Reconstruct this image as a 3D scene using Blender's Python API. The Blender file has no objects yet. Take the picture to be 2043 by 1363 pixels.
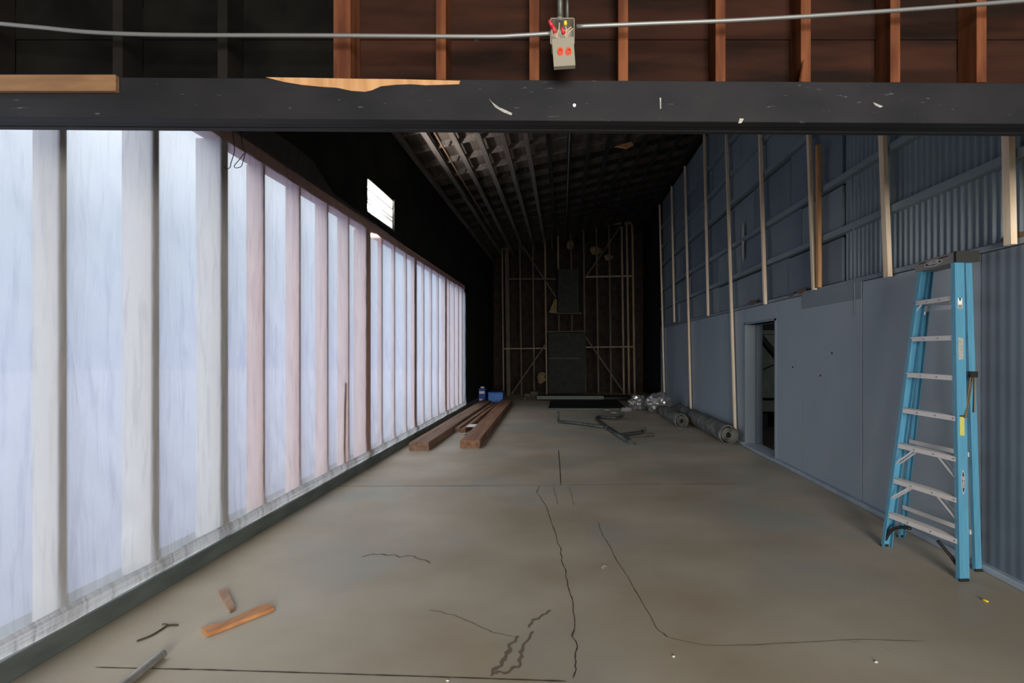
import bpy, bmesh, math, random
from mathutils import Vector, Matrix, noise
random.seed(7)
PI = math.pi
C = bpy.context.scene.collection
S = bpy.context.scene

# ------------------------------------------------------------ camera, world, lights, exposure
FPX, VX, VY, EYE = 908.0, 1123.0, 701.0, 1.64       # focal in px, vanishing point, eye height
cam_d = bpy.data.cameras.new('camera'); cam = bpy.data.objects.new('camera', cam_d); C.objects.link(cam)
cam.location = (0, 0, EYE); cam.rotation_euler = (PI/2, 0, 0)
cam_d.sensor_width = 36; cam_d.lens = 36*FPX/2043
cam_d.shift_x = -(VX-1021.5)/2043; cam_d.shift_y = (VY-681.5)/2043
cam_d.clip_start = 0.05; cam_d.clip_end = 300
S.camera = cam

w = bpy.data.worlds.new('sky'); S.world = w; w.use_nodes = True
wn, wl = w.node_tree.nodes, w.node_tree.links
wn.clear()
wo = wn.new('ShaderNodeOutputWorld'); bg = wn.new('ShaderNodeBackground'); tc = wn.new('ShaderNodeTexCoord')
sp = wn.new('ShaderNodeSeparateXYZ'); cr = wn.new('ShaderNodeValToRGB')
wl.new(tc.outputs['Generated'], sp.inputs[0]); wl.new(sp.outputs['Z'], cr.inputs[0])
cr.color_ramp.elements[0].position = 0.0; cr.color_ramp.elements[0].color = (0.47, 0.56, 0.80, 1)
cr.color_ramp.elements[1].position = 0.75; cr.color_ramp.elements[1].color = (3.8, 3.9, 3.9, 1)
e_ = cr.color_ramp.elements.new(0.20); e_.color = (0.60, 0.74, 0.90, 1)
wl.new(cr.outputs[0], bg.inputs['Color']); bg.inputs['Strength'].default_value = 1.0
wl.new(bg.outputs[0], wo.inputs[0])

def area(name, loc, rot, sx, sy, power, col):
    l = bpy.data.lights.new(name, 'AREA'); l.shape = 'RECTANGLE'; l.size = sx; l.size_y = sy
    l.energy = power; l.color = col
    o = bpy.data.objects.new(name, l); C.objects.link(o); o.location = loc; o.rotation_euler = rot
    return o
# added fill lamp at an unseen opening behind the camera
area('doorway_daylight', (1.2, -5.3, 1.9), (PI/2, 0, 0), 3.6, 2.8, 820, (1.0, 0.93, 0.84))
# added lamp just outside the high window, brightening the ceiling
yg = area('yard_glint', (-3.13, 6.5, 3.28), (0, 0, 0), .3, .3, 170, (1.0, .90, .80))
yg.data.spread = math.radians(60)
yg.rotation_euler = (Vector((-2.84, 6.98, 3.95))-yg.location).to_track_quat('-Z', 'Y').to_euler()

S.view_settings.view_transform = 'Standard'; S.view_settings.look = 'None'
S.view_settings.exposure = 0.0; S.view_settings.gamma = 1.0
S.view_settings.use_curve_mapping = False
S.cycles.use_denoising = True
S.cycles.max_bounces = 10; S.cycles.diffuse_bounces = 6; S.cycles.transparent_max_bounces = 12
S.cycles.sample_clamp_indirect = 4.0; S.cycles.caustics_reflective = False; S.cycles.caustics_refractive = False

# ------------------------------------------------------------ helpers
def P(px, py, Y):                       # a point at depth Y seen at that place of the photograph
    return Vector(((px-VX)/FPX*Y, Y, EYE-(py-VY)/FPX*Y))
def F(px, py, z=0.0):                   # a point on a level z
    Y = FPX*(EYE-z)/(py-VY)
    return Vector(((px-VX)/FPX*Y, Y, z))

def mat(name, col, rough=0.7, metal=0.0, col2=None, scale=(4, 4, 4), nscale=1.0, detail=4, bump=0.0, bscale=None,
        lo=0.35, hi=0.65, spec=0.5, col3=None, s3=0.6):
    m = bpy.data.materials.new(name); m.use_nodes = True
    n, l = m.node_tree.nodes, m.node_tree.links
    b = n['Principled BSDF']
    b.inputs['Base Color'].default_value = (*col, 1); b.inputs['Roughness'].default_value = rough
    b.inputs['Metallic'].default_value = metal; b.inputs['Specular IOR Level'].default_value = spec
    if col2 or bump:
        t = n.new('ShaderNodeTexCoord'); mp = n.new('ShaderNodeMapping'); mp.inputs['Scale'].default_value = scale
        l.new(t.outputs['Object'], mp.inputs[0])
        nz = n.new('ShaderNodeTexNoise'); nz.inputs['Scale'].default_value = nscale; nz.inputs['Detail'].default_value = detail
        l.new(mp.outputs[0], nz.inputs['Vector'])
    if col2:
        r = n.new('ShaderNodeValToRGB'); r.color_ramp.elements[0].position = lo; r.color_ramp.elements[1].position = hi
        r.color_ramp.elements[0].color = (*col, 1); r.color_ramp.elements[1].color = (*col2, 1)
        l.new(nz.outputs['Fac'], r.inputs[0]); out = r.outputs[0]
        if col3:
            n3 = n.new('ShaderNodeTexNoise'); n3.inputs['Scale'].default_value = s3; n3.inputs['Detail'].default_value = 5
            l.new(t.outputs['Object'], n3.inputs['Vector'])
            r3 = n.new('ShaderNodeValToRGB'); r3.color_ramp.elements[0].position = .5; r3.color_ramp.elements[1].position = .72
            r3.color_ramp.elements[0].color = (0, 0, 0, 1); r3.color_ramp.elements[1].color = (1, 1, 1, 1)
            l.new(n3.outputs['Fac'], r3.inputs[0])
            mx = n.new('ShaderNodeMixRGB'); mx.inputs[2].default_value = (*col3, 1)
            l.new(r3.outputs[0], mx.inputs[0]); l.new(out, mx.inputs[1]); out = mx.outputs[0]
        l.new(out, b.inputs['Base Color'])
    if bump:
        bp = n.new('ShaderNodeBump'); bp.inputs['Strength'].default_value = bump; bp.inputs['Distance'].default_value = 0.02
        l.new(nz.outputs['Fac'], bp.inputs['Height']); l.new(bp.outputs[0], b.inputs['Normal'])
    return m

M = {}
M['floor'] = mat('painted_concrete', (0.38, 0.32, 0.235), 0.5, 0, (0.49, 0.44, 0.35), (1, 1.4, 1), .9, 9, 0.12, lo=.36, hi=.66, col3=(0.34, 0.36, 0.33), s3=0.7)
M['navy'] = mat('navy_wall_paint', (0.185, 0.24, 0.275), 0.5, 0, (0.235, 0.285, 0.32), (1, 1, 0.5), 1.1, 7, 0.15, lo=.3, hi=.7)
M['navy_b'] = mat('navy_paint_darker', (0.13, 0.165, 0.21), 0.55, 0, (0.17, 0.205, 0.255), (1, 1, 0.5), 1.5, 6, 0.15)
M['navy_low'] = mat('navy_plywood_paint', (0.30, 0.37, 0.425), 0.5, 0, (0.36, 0.42, 0.48), (1, 1, 0.5), 1.1, 7, 0.12, lo=.3, hi=.7)  # stronger light on the lower wall, put into a paler colour
M['black'] = mat('black_wall_paint', (0.010, 0.012, 0.012), 0.85, 0, (0.020, 0.022, 0.020), (2, 2, 2), 1.2, 5, spec=.2)
M['curb'] = mat('dark_green_curb_paint', (0.08, 0.10, 0.10), 0.7, 0, (0.13, 0.15, 0.145), (1, 1, 3), 3, 6, 0.1)
M['sill'] = mat('pale_blue_ledge_paint', (0.30, 0.37, 0.46), 0.5, 0, (0.40, 0.46, 0.54), (3, 3, 3), 2, 5)
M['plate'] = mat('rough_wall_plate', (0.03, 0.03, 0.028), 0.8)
M['ceil_board'] = mat('grey_brown_roof_boards', (0.075, 0.062, 0.052), 0.9, 0, (0.13, 0.11, 0.095), (3, .6, 3), 2, 5, spec=.1)
M['purlin'] = mat('weathered_joist_wood', (0.12, 0.11, 0.105), 0.8, 0, (0.20, 0.18, 0.175), (8, .5, 8), 2, 4, spec=.1)  # lit copy of the joist wood, light put into the colour
M['purlin_dark'] = mat('smoke_stained_joist_wood', (0.022, 0.022, 0.020), 0.85, 0, (0.045, 0.043, 0.040), (8, .5, 8), 2, 4, spec=.1)  # shaded copy of the joist wood, shade put into the colour
M['stud'] = mat('pinkish_stud_wood', (0.66, 0.36, 0.27), 0.8, 0, (0.78, 0.48, 0.38), (8, 8, .7), 2, 4)
M['stud_white'] = mat('cream_painted_post', (0.70, 0.66, 0.60), 0.8)
M['pine'] = mat('fresh_pine', (0.80, 0.62, 0.43), 0.65, 0, (0.90, 0.76, 0.58), (18, 18, 1.2), 1.6, 4, 0.05)
M['pine_old'] = mat('amber_pine', (0.46, 0.24, 0.10), 0.7, 0, (0.60, 0.34, 0.16), (18, 18, 1.2), 1.6, 4)
M['pine_dim'] = mat('aged_brown_pine', (0.19, 0.10, 0.045), 0.8, 0, (0.26, 0.145, 0.07), (3, 18, 18), 1.6, 4)
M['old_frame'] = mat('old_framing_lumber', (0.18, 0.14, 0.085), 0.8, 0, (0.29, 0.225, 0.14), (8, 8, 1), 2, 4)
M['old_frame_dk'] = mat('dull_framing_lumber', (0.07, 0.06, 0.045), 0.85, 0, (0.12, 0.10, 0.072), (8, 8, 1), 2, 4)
M['redwood'] = mat('red_sheathing_boards', (0.012, 0.006, 0.004), 0.9, 0, (0.042, 0.016, 0.010), (0.9, 1, 5), 1.6, 6, 0.2, spec=.15)
M['redstud'] = mat('red_orange_stud_wood', (0.09, 0.030, 0.015), 0.8, 0, (0.22, 0.08, 0.034), (9, 9, 1.0), 2, 4, spec=.15)
M['backboard'] = mat('dark_brown_siding', (0.014, 0.010, 0.009), 0.9, 0, (0.036, 0.022, 0.018), (3, 3, 2), 2, 5)
M['timber'] = mat('brown_beam_timber', (0.16, 0.072, 0.038), 0.7, 0, (0.30, 0.15, 0.085), (9, 0.6, 9), 1.5, 5, 0.15)
M['timber_b'] = mat('dull_brown_timber', (0.15, 0.085, 0.055), 0.75, 0, (0.26, 0.16, 0.105), (9, 0.6, 9), 1.5, 5, 0.15)
M['board'] = mat('orange_wood_scrap', (0.42, 0.17, 0.06), 0.6, 0, (0.60, 0.29, 0.12), (14, 3, 14), 1.5, 4)
M['board_b'] = mat('pale_brown_wood_scrap', (0.34, 0.20, 0.13), 0.7, 0, (0.46, 0.30, 0.20), (14, 3, 14), 1.5, 4)
M['twig'] = mat('dry_twig', (0.05, 0.035, 0.02), 0.8)
M['steel'] = mat('galvanised_steel', (0.28, 0.29, 0.29), 0.5, 0.6)
M['pipe'] = mat('grey_steel_pipe', (0.42, 0.42, 0.40), 0.5, 0.5, (0.30, 0.29, 0.27), (5, 5, 5), 3, 4)
M['iron'] = mat('dark_cast_iron', (0.04, 0.048, 0.044), 0.45, 0.3, (0.10, 0.11, 0.10), (8, 8, 8), 3, 4)
M['rust'] = mat('rusty_pipe_brown', (0.16, 0.10, 0.065), 0.65, 0.2)
M['rubber'] = mat('grey_roll_felt', (0.07, 0.075, 0.072), 0.8, 0, (0.21, 0.215, 0.20), (4, 4, 4), 1.6, 6, 0.15)
M['rubber_dk'] = mat('dark_roll_felt', (0.02, 0.022, 0.022), 0.9)
M['blacksteel'] = mat('black_steel_deck', (0.008, 0.010, 0.009), 0.6, spec=.3)
M['deckedge'] = mat('worn_green_black_steel', (0.06, 0.08, 0.07), 0.5, 0.3)
M['blue'] = mat('blue_fibreglass', (0.08, 0.27, 0.42), 0.42, 0, (0.10, 0.32, 0.475), (30, 30, 2), 2, 3)
M['alu'] = mat('satin_aluminium', (0.74, 0.71, 0.70), 0.45, 0.35)
M['capgrey'] = mat('grey_moulded_plastic', (0.30, 0.275, 0.265), 0.55)
M['capblack'] = mat('black_moulded_plastic', (0.014, 0.015, 0.014), 0.5)
M['white'] = mat('white_print', (0.80, 0.80, 0.80), 0.6)
M['ink'] = mat('dark_ink', (0.02, 0.03, 0.06), 0.6)
M['label_grey'] = mat('grey_sticker', (0.46, 0.46, 0.42), 0.6, 0, (0.25, 0.25, 0.24), (40, 40, 90), 2, 4)
M['label_yellow'] = mat('yellow_sticker', (0.62, 0.60, 0.12), 0.6, 0, (0.45, 0.47, 0.16), (30, 30, 60), 2, 4)
M['brass'] = mat('brass_bar', (0.16, 0.13, 0.085), 0.6, 0.4)
M['copper'] = mat('copper_tube', (0.55, 0.36, 0.25), 0.4, 0.7)
M['carton'] = mat('blue_carton', (0.02, 0.07, 0.38), 0.6)
M['carton_b'] = mat('bright_blue_carton', (0.04, 0.17, 0.62), 0.6, 0, (0.10, 0.30, 0.72), (9, 9, 20), 1.5, 3)
M['boxgrey'] = mat('grey_enamel_box', (0.33, 0.31, 0.25), 0.5)
M['orange'] = mat('orange_red_plastic', (0.85, 0.08, 0.015), 0.5)
M['red'] = mat('red_wire_cap', (0.62, 0.03, 0.05), 0.45)
M['yellow'] = mat('yellow_wire_cap', (0.85, 0.62, 0.04), 0.45)
M['wire'] = mat('tan_wire', (0.50, 0.38, 0.28), 0.5)
M['wire_dk'] = mat('dark_wire', (0.03, 0.03, 0.03), 0.5)
M['crack'] = mat('floor_crack_dark', (0.085, 0.07, 0.055), 0.95, spec=.1)
M['stain'] = mat('floor_damp_stain', (0.19, 0.15, 0.115), 0.9, spec=.1)
M['scuff'] = mat('pale_floor_scuff', (0.42, 0.40, 0.36), 0.8)
M['insul'] = mat('yellow_insulation', (0.24, 0.19, 0.09), 0.95, 0, (0.14, 0.10, 0.05), (4, 4, 4), 3, 5)
M['yard'] = mat('pale_concrete_yard', (0.15, 0.165, 0.24), 0.9)
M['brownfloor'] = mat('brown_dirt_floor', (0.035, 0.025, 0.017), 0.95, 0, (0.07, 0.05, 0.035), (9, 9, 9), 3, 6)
M['pale_panel'] = mat('pale_grey_panel', (0.20, 0.22, 0.20), 0.8, 0, (0.28, 0.30, 0.27), (2, 2, 2), 2, 5)
M['glass_pane'] = None

def plastic(name, tint, k_transp, gloss=0.05, rough=0.35, k_diff=0.12, crease=.84):
    m = bpy.data.materials.new(name); m.use_nodes = True
    n, l = m.node_tree.nodes, m.node_tree.links; n.clear()
    o = n.new('ShaderNodeOutputMaterial')
    tl = n.new('ShaderNodeBsdfTranslucent'); tl.inputs[0].default_value = (*tint, 1)
    df = n.new('ShaderNodeBsdfDiffuse'); df.inputs[0].default_value = (0.62, 0.62, 0.62, 1)
    tr = n.new('ShaderNodeBsdfTransparent'); gl = n.new('ShaderNodeBsdfGlossy'); gl.inputs['Roughness'].default_value = rough
    t = n.new('ShaderNodeTexCoord')
    mp = n.new('ShaderNodeMapping'); mp.inputs['Rotation'].default_value = (math.radians(32), 0, 0); mp.inputs['Scale'].default_value = (1, 11, 1.1)
    l.new(t.outputs['Object'], mp.inputs[0])
    nz = n.new('ShaderNodeTexNoise'); nz.inputs['Scale'].default_value = 1.8; nz.inputs['Detail'].default_value = 4; nz.inputs['Distortion'].default_value = .6
    l.new(mp.outputs[0], nz.inputs['Vector'])
    bp = n.new('ShaderNodeBump'); bp.inputs['Strength'].default_value = .5; bp.inputs['Distance'].default_value = .03
    l.new(nz.outputs['Fac'], bp.inputs['Height'])
    cr2 = n.new('ShaderNodeValToRGB'); cr2.color_ramp.elements[0].position = .34; cr2.color_ramp.elements[1].position = .50
    cr2.color_ramp.elements[0].color = (tint[0]*crease, tint[1]*crease, tint[2]*(crease+.04), 1); cr2.color_ramp.elements[1].color = (*tint, 1)
    l.new(nz.outputs['Fac'], cr2.inputs[0]); l.new(cr2.outputs[0], tl.inputs[0])
    for s in (tl, df, gl): l.new(bp.outputs[0], s.inputs['Normal'])
    a = n.new('ShaderNodeMixShader'); a.inputs[0].default_value = k_diff; l.new(tl.outputs[0], a.inputs[1]); l.new(df.outputs[0], a.inputs[2])
    b = n.new('ShaderNodeMixShader'); b.inputs[0].default_value = k_transp; l.new(a.outputs[0], b.inputs[1]); l.new(tr.outputs[0], b.inputs[2])
    c = n.new('ShaderNodeMixShader'); c.inputs[0].default_value = gloss; l.new(b.outputs[0], c.inputs[1]); l.new(gl.outputs[0], c.inputs[2])
    l.new(c.outputs[0], o.inputs[0])
    return m
M['sheet'] = plastic('milky_plastic_film', (0.66, 0.68, 0.74), 0.40)
M['sheet_fold'] = plastic('gathered_plastic_film', (0.92, 0.90, 0.90), 0.05, 0.08, 0.35, 0.35, .55)
M['wrap'] = plastic('clear_stretch_wrap', (0.6, 0.6, 0.6), 0.45, 0.30, 0.18, 0.5)
g = bpy.data.materials.new('window_glass'); g.use_nodes = True
gn, gl_ = g.node_tree.nodes, g.node_tree.links; gn.clear()
go = gn.new('ShaderNodeOutputMaterial'); ga = gn.new('ShaderNodeBsdfTransparent'); gb = gn.new('ShaderNodeBsdfGlossy'); gm = gn.new('ShaderNodeMixShader')
gb.inputs['Roughness'].default_value = .05; gm.inputs[0].default_value = .06
gl_.new(ga.outputs[0], gm.inputs[1]); gl_.new(gb.outputs[0], gm.inputs[2]); gl_.new(gm.outputs[0], go.inputs[0])
M['glass_pane'] = g

# beam paint with a bare unpainted patch of irregular outline along the top
def beam_mat():
    m = mat('dark_painted_beam', (0.014, 0.015, 0.018), 0.6, 0, (0.022, 0.022, 0.025), (1.2, 2, 2), 2.5, 6, spec=.2)
    n, l = m.node_tree.nodes, m.node_tree.links; b = n['Principled BSDF']
    src = b.inputs['Base Color'].links[0].from_socket
    t = n.new('ShaderNodeTexCoord')
    mp = n.new('ShaderNodeMapping'); mp.inputs['Scale'].default_value = (40, 40, 3); l.new(t.outputs['Object'], mp.inputs[0])
    nz = n.new('ShaderNodeTexNoise'); nz.inputs['Scale'].default_value = 6; nz.inputs['Detail'].default_value = 6
    mp2 = n.new('ShaderNodeMapping'); mp2.inputs['Scale'].default_value = (3, 3, 14); l.new(t.outputs['Object'], mp2.inputs[0]); l.new(mp2.outputs[0], nz.inputs['Vector'])
    r = n.new('ShaderNodeValToRGB'); r.color_ramp.elements[0].position = .68; r.color_ramp.elements[1].position = .76
    r.color_ramp.elements[0].color = (0, 0, 0, 1); r.color_ramp.elements[1].color = (.35, .35, .35, 1)
    l.new(nz.outputs['Fac'], r.inputs[0])
    mx = n.new('ShaderNodeMixRGB'); mx.inputs[2].default_value = (.25, .26, .28, 1)
    l.new(r.outputs[0], mx.inputs[0]); l.new(src, mx.inputs[1]); l.new(mx.outputs[0], b.inputs['Base Color'])
    return m
M['beam'] = beam_mat()

class MB:
    def __init__(s): s.bm = bmesh.new()
    def box(s, x0, x1, y0, y1, z0, z1, mtx=None, bev=0.0):
        v = [s.bm.verts.new(Vector(c)) for c in ((x0,y0,z0),(x1,y0,z0),(x1,y1,z0),(x0,y1,z0),(x0,y0,z1),(x1,y0,z1),(x1,y1,z1),(x0,y1,z1))]
        fs = [s.bm.faces.new([v[i] for i in q]) for q in ((0,3,2,1),(4,5,6,7),(0,1,5,4),(1,2,6,5),(2,3,7,6),(3,0,4,7))]
        if mtx is not None:
            for a in v: a.co = mtx @ a.co
        if bev:
            es = list({e for f in fs for e in f.edges})
            bmesh.ops.bevel(s.bm, geom=es, offset=bev, segments=1, affect='EDGES')
        return s
    def bar(s, p0, p1, u, v, du, dv, bev=0.0):      # a box from p0 to p1 with half sizes du, dv along u, v
        return s.prism([(-du,-dv),(du,-dv),(du,dv),(-du,dv)], p0, p1, u, v)
    def prism(s, prof, p0, p1, u, v):
        p0, p1, u, v = Vector(p0), Vector(p1), Vector(u), Vector(v)
        a = [s.bm.verts.new(p0+u*x+v*y) for x, y in prof]; b = [s.bm.verts.new(p1+u*x+v*y) for x, y in prof]
        k = len(prof)
        for i in range(k): s.bm.faces.new([a[i], a[(i+1)%k], b[(i+1)%k], b[i]])
        s.bm.faces.new(a[::-1]); s.bm.faces.new(b)
        return s
    def tube(s, pts, r, n=12, cap=True, hollow=0.0):
        pts = [Vector(p) for p in pts]; rings = []
        rr = r if isinstance(r, (list, tuple)) else [r]*len(pts)
        up = None
        for i, p in enumerate(pts):
            d = (pts[min(i+1, len(pts)-1)] - pts[max(i-1, 0)]).normalized()
            if up is None or abs(up.dot(d)) > .95:
                up = Vector((0,0,1)) if abs(d.z) < .9 else Vector((1,0,0))
            a = d.cross(up).normalized(); b = a.cross(d).normalized(); up = b
            rings.append([s.bm.verts.new(p + (a*math.cos(2*PI*k/n)+b*math.sin(2*PI*k/n))*rr[i]) for k in range(n)])
        for q, w_ in zip(rings, rings[1:]):
            for k in range(n): s.bm.faces.new([q[k], q[(k+1)%n], w_[(k+1)%n], w_[k]])
        if cap:
            s.bm.faces.new(rings[0][::-1]); s.bm.faces.new(rings[-1])
        return s
    def blob(s, c, r, sc=(1,1,1), amp=.2, f=3.0, sub=3, seed=0):
        res = bmesh.ops.create_icosphere(s.bm, subdivisions=sub, radius=1)
        for v in res['verts']:
            n_ = noise.noise(v.co*f + Vector((seed, seed*2, seed*3)))
            k = 1 + amp*n_ + amp*.5*noise.noise(v.co*f*2.7+Vector((seed,0,0)))
            v.co = Vector((v.co.x*sc[0], v.co.y*sc[1], v.co.z*sc[2]))*r*k + Vector(c)
        return s
    def build(s, name, m, parent=None, smooth=False, ang=None, solid=None):
        bmesh.ops.recalc_face_normals(s.bm, faces=s.bm.faces)
        me = bpy.data.meshes.new(name); s.bm.to_mesh(me); s.bm.free()
        if m: me.materials.append(m)
        o = bpy.data.objects.new(name, me); C.objects.link(o)
        if parent is not None:
            o.parent = parent; o.matrix_parent_inverse = Matrix.Translation(-parent.location)
        if smooth:
            for p in me.polygons: p.use_smooth = True
            if ang: 
                for p in me.polygons: p.use_smooth = True
                me.set_sharp_from_angle(angle=math.radians(ang))
        return o
def tag(o, label, cat, group=None, kind=None):
    o['label'] = label; o['category'] = cat
    if group: o['group'] = group
    if kind: o['kind'] = kind
    return o
def struct(o): o['kind'] = 'structure'; return o
def thing(name, loc, label, cat, group=None):
    e = bpy.data.objects.new(name, None); C.objects.link(e); e.location = loc; e.empty_display_size = .1
    return tag(e, label, cat, group)
def ordn(i):
    return ['first','second','third','fourth','fifth','sixth','seventh','eighth','ninth','tenth','eleventh','twelfth','thirteenth','fourteenth','fifteenth','sixteenth','seventeenth','eighteenth','nineteenth','twentieth','twenty-first','twenty-second','twenty-third'][i]

XL, XR = -2.73, 3.18         # curb face on the left, wall face on the right
CZ = lambda x: 5.2 + 0.218*(x+2.78)     # underside of the sloping roof joists
YB, YF = -5.2, 18.6

# ------------------------------------------------------------ the shell
fl = struct(MB().box(-3.1, 3.4, YB, YF, -0.12, 0).build('floor', M['floor']))
MB_ = MB().box(-45, -3.1, -30, 45, -0.3, -0.14); struct(MB_.build('floor_yard', M['yard']))
struct(MB().box(-2.98, XL, YB, YF, 0, 0.12, bev=.006).build('baseboard_left', M['curb']))
struct(MB().box(-3.1, -2.98, YB, YF, 0, 0.12).build('trim_1', M['plate']))

WY0, WY1, WZ0, WZ1 = 6.54, 7.62, 3.63, 4.17
wl_ = MB()
XI = -2.83
wl_.box(-2.89, XI, 2.14, WY0, 3.5, 5.4).box(-2.89, XI, WY1, YF, 3.5, 5.4).box(-2.89, XI, WY0, WY1, 3.5, WZ0).box(-2.89, XI, WY0, WY1, WZ1, 5.4)
wl_.box(-3.05, XI, 12.95, YF, .12, 3.5)
wl_.box(-3.05, XI, YB, 1.3, .12, 5.4).box(-3.05, XI, 1.3, 2.14, 3.5, 5.4)
wall_left = struct(wl_.build('wall_left', M['black']))
# bright awning window high on the left wall
wf = MB(); t_ = .03
wf.box(-2.87, -2.82, WY0, WY1, WZ1-t_, WZ1).box(-2.87, -2.82, WY0, WY1, WZ0, WZ0+t_).box(-2.87, -2.82, WY0, WY0+t_, WZ0, WZ1).box(-2.98, -2.81, WY1-t_, WY1, WZ0, WZ1)
M['frost'] = plastic('frosted_pane', (0.9, 0.95, 0.92), 0.55, 0.04, .2, .05, .95)
win = struct(wf.build('window_1', M['plate']))
MB().box(-2.848, -2.844, WY0+t_, WY1-t_, WZ0+t_, WZ1-t_).build('pane', M['frost'], win)
sl = MB()
for z in (3.80, 3.86, 4.0): sl.box(-2.855, -2.838, WY0+t_, WY1-t_, z-.005, z+.005)
sl.build('glazing_bar', M['deckedge'], win)

# the right wall: shade-black backing with a doorway, boards, battens, corrugated sheets
DY0, DY1, DZ = 6.82, 7.93, 2.10
wr = MB()
wr.box(XR+.10, XR+.16, YB, DY0, 0, 7).box(XR+.10, XR+.16, DY1, YF, 0, 7).box(XR+.10, XR+.16, DY0, DY1, DZ, 7)
wall_right = struct(wr.build('wall_right', M['black']))  # black backing imitates the shadow lines between panels and battens
def panel(y0, y1, z0, z1, d, m='navy', tl=0.0):
    b = MB(); b.box(XR+.031-d, XR+.099, y0, y1, z0, z1, bev=.002)
    if tl:
        for v in b.bm.verts:
            if v.co.x < XR+.02: v.co.x += tl*(v.co.z-z0)
    return b.build('wall_panel', M[m], wall_right)
# lower plywood row
for y0, y1 in ((2.0, 3.6), (3.62, 4.83), (4.84, 6.05), (6.055, DY0), (DY1, 9.1), (9.11, 10.35), (10.36, 11.6), (11.62, 12.9), (12.91, 14.1), (14.12, 14.8)):
    panel(y0, y1, 0.05, 2.378, .030, 'navy_low')
panel(DY0, DY1, DZ, 2.378, .030, 'navy_low')
girts = [2.40, 3.00, 3.60, 4.42, 4.98, 5.62]
rows = [(2.45, 2.985), (3.06, 3.585), (3.66, 4.40), (4.47, 4.965), (5.03, 5.6), (5.67, 6.5)]
for k, (z0, z1) in enumerate(rows):
    y = 5.25 if k < 3 else 4.6
    while y < 14.5:
        L = random.choice([.9, 1.2, 1.25, 1.55, 2.1])
        panel(y, min(y+L-.012, 14.8), z0, z1-random.choice([.012, .03, .03, .045]), random.choice([-.03, -.022, -.015, -.008]), random.choice(['navy', 'navy', 'navy_b']))
        y += L+random.choice([0, 0, .012])
for k, z in enumerate(girts):
    hgt = .055 if k else .03
    o = MB().box(XR-.012, XR+.099, 1.5, 14.8, z-.015, z+hgt, bev=.003).build('wall_batten', M['navy'], wall_right)
# corrugated sheets nearest the camera
def corr(y0, y1, z0, z1, xb, amp=.011, pitch=.068, m='navy'):
    b = MB(); n = int((y1-y0)/pitch*10)
    A = [b.bm.verts.new((xb+amp*math.cos((y0+(y1-y0)*i/n)/pitch*2*PI), y0+(y1-y0)*i/n, z0)) for i in range(n+1)]
    B = [b.bm.verts.new((v.co.x, v.co.y, z1)) for v in A]
    for i in range(n): b.bm.faces.new([A[i], A[i+1], B[i+1], B[i]])
    return b.build('corrugated_sheet', M[m], wall_right, smooth=True)
for z0, z1 in ((2.45, 2.985), (3.06, 3.585), (3.66, 4.4)): corr(1.5, 5.24, z0, z1, XR+.07)
corr(1.5, 3.45, 0.05, 2.378, XR-.003, .001, .076, 'navy_b')  # darker paint colour stands in for weaker light at the near end
panel(4.84, 6.05, 2.2, 2.39, .037)
# small patches, a conduit trace and knots on the plywood
for y, z in ((6.30, 1.42), (5.62, 1.34), (5.38, 1.62)):
    MB().tube([(XR-.001, y, z), (XR+.004, y, z)], .016, 10).build('knot_hole', M['crack'], wall_right)
pc = MB()
pc.tube([(XR-.006, 4.95, 2.02), (XR-.006, 4.97, 3.1), (XR-.006, 5.0, 3.7)], .006, 6)
pc.build('paint_drip_line', M['navy_b'], wall_right)
for y, z, s in ((6.33, 2.42, .10), (7.6, 2.45, .16), (6.05, 2.44, .12), (3.2, 2.45, .1)):
    b = MB(); b.blob((XR-.011, y, z), s, (.02, 1, .28), .5, 3, 2, y); b.build('bare_spot', M['rust'], wall_right)
b = MB(); b.blob((XR+.004, 8.05, 3.55), .1, (.02, .5, 3.2), .6, 3, 3, 2); b.build('peeled_paint', M['scuff'], wall_right)
struct(MB().box(XR-.055, XR+.03, YB, DY0-.02, 0, .05, bev=.008).build('baseboard_right', M['sill']))
struct(MB().box(XR-.055, XR+.03, DY1, 15.9, 0, .05, bev=.008).build('baseboard_right', M['sill']))

# doorway in the right wall with a dim adjoining room
d = MB()
d.box(XR-.012, XR+.30, DY1-.001, DY1+.035, 0, DZ+.03).box(XR-.012, XR+.12, DY0-.035, DY0, 0, DZ+.03).box(XR-.012, XR+.30, DY0-.035, DY1+.035, DZ, DZ+.035)
door = struct(d.build('door_1', M['navy']))
MB().box(XR-.06, XR+.25, DY0-.02, DY1, 0, .035, bev=.006).build('threshold', M['sill'], door)
MB().box(XR+.17, XR+.25, DY1-.06, DY1-.02, .04, DZ).build('door_edge', M['navy_b'], door)
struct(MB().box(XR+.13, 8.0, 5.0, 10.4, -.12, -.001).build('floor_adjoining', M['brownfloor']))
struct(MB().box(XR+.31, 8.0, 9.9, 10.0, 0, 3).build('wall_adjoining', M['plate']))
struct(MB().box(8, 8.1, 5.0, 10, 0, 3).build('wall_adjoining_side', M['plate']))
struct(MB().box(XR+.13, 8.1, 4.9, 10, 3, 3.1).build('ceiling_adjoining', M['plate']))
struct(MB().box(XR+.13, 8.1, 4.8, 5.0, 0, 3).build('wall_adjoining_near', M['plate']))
cb = thing('panelled_partition', (4.7, 9.6, 0), 'pale grey braced partition panel standing in the dim room beyond the doorway', 'partition')
MB().box(4.0, 5.4, 9.60, 9.64, .72, 2.02).build('panel', M['pale_panel'], cb)
fr = MB(); fr.box(3.95, 5.4, 9.56, 9.60, 2.0, 2.08).box(3.95, 5.4, 9.56, 9.6, .66, .74).box(4.08, 4.13, 9.56, 9.6, .7, 2.02)
fr.build('frame', M['pale_panel'], cb)
MB().box(3.95, 5.4, 9.5, 9.64, .38, .60).build('lower_board', M['pale_panel'], cb)
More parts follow.
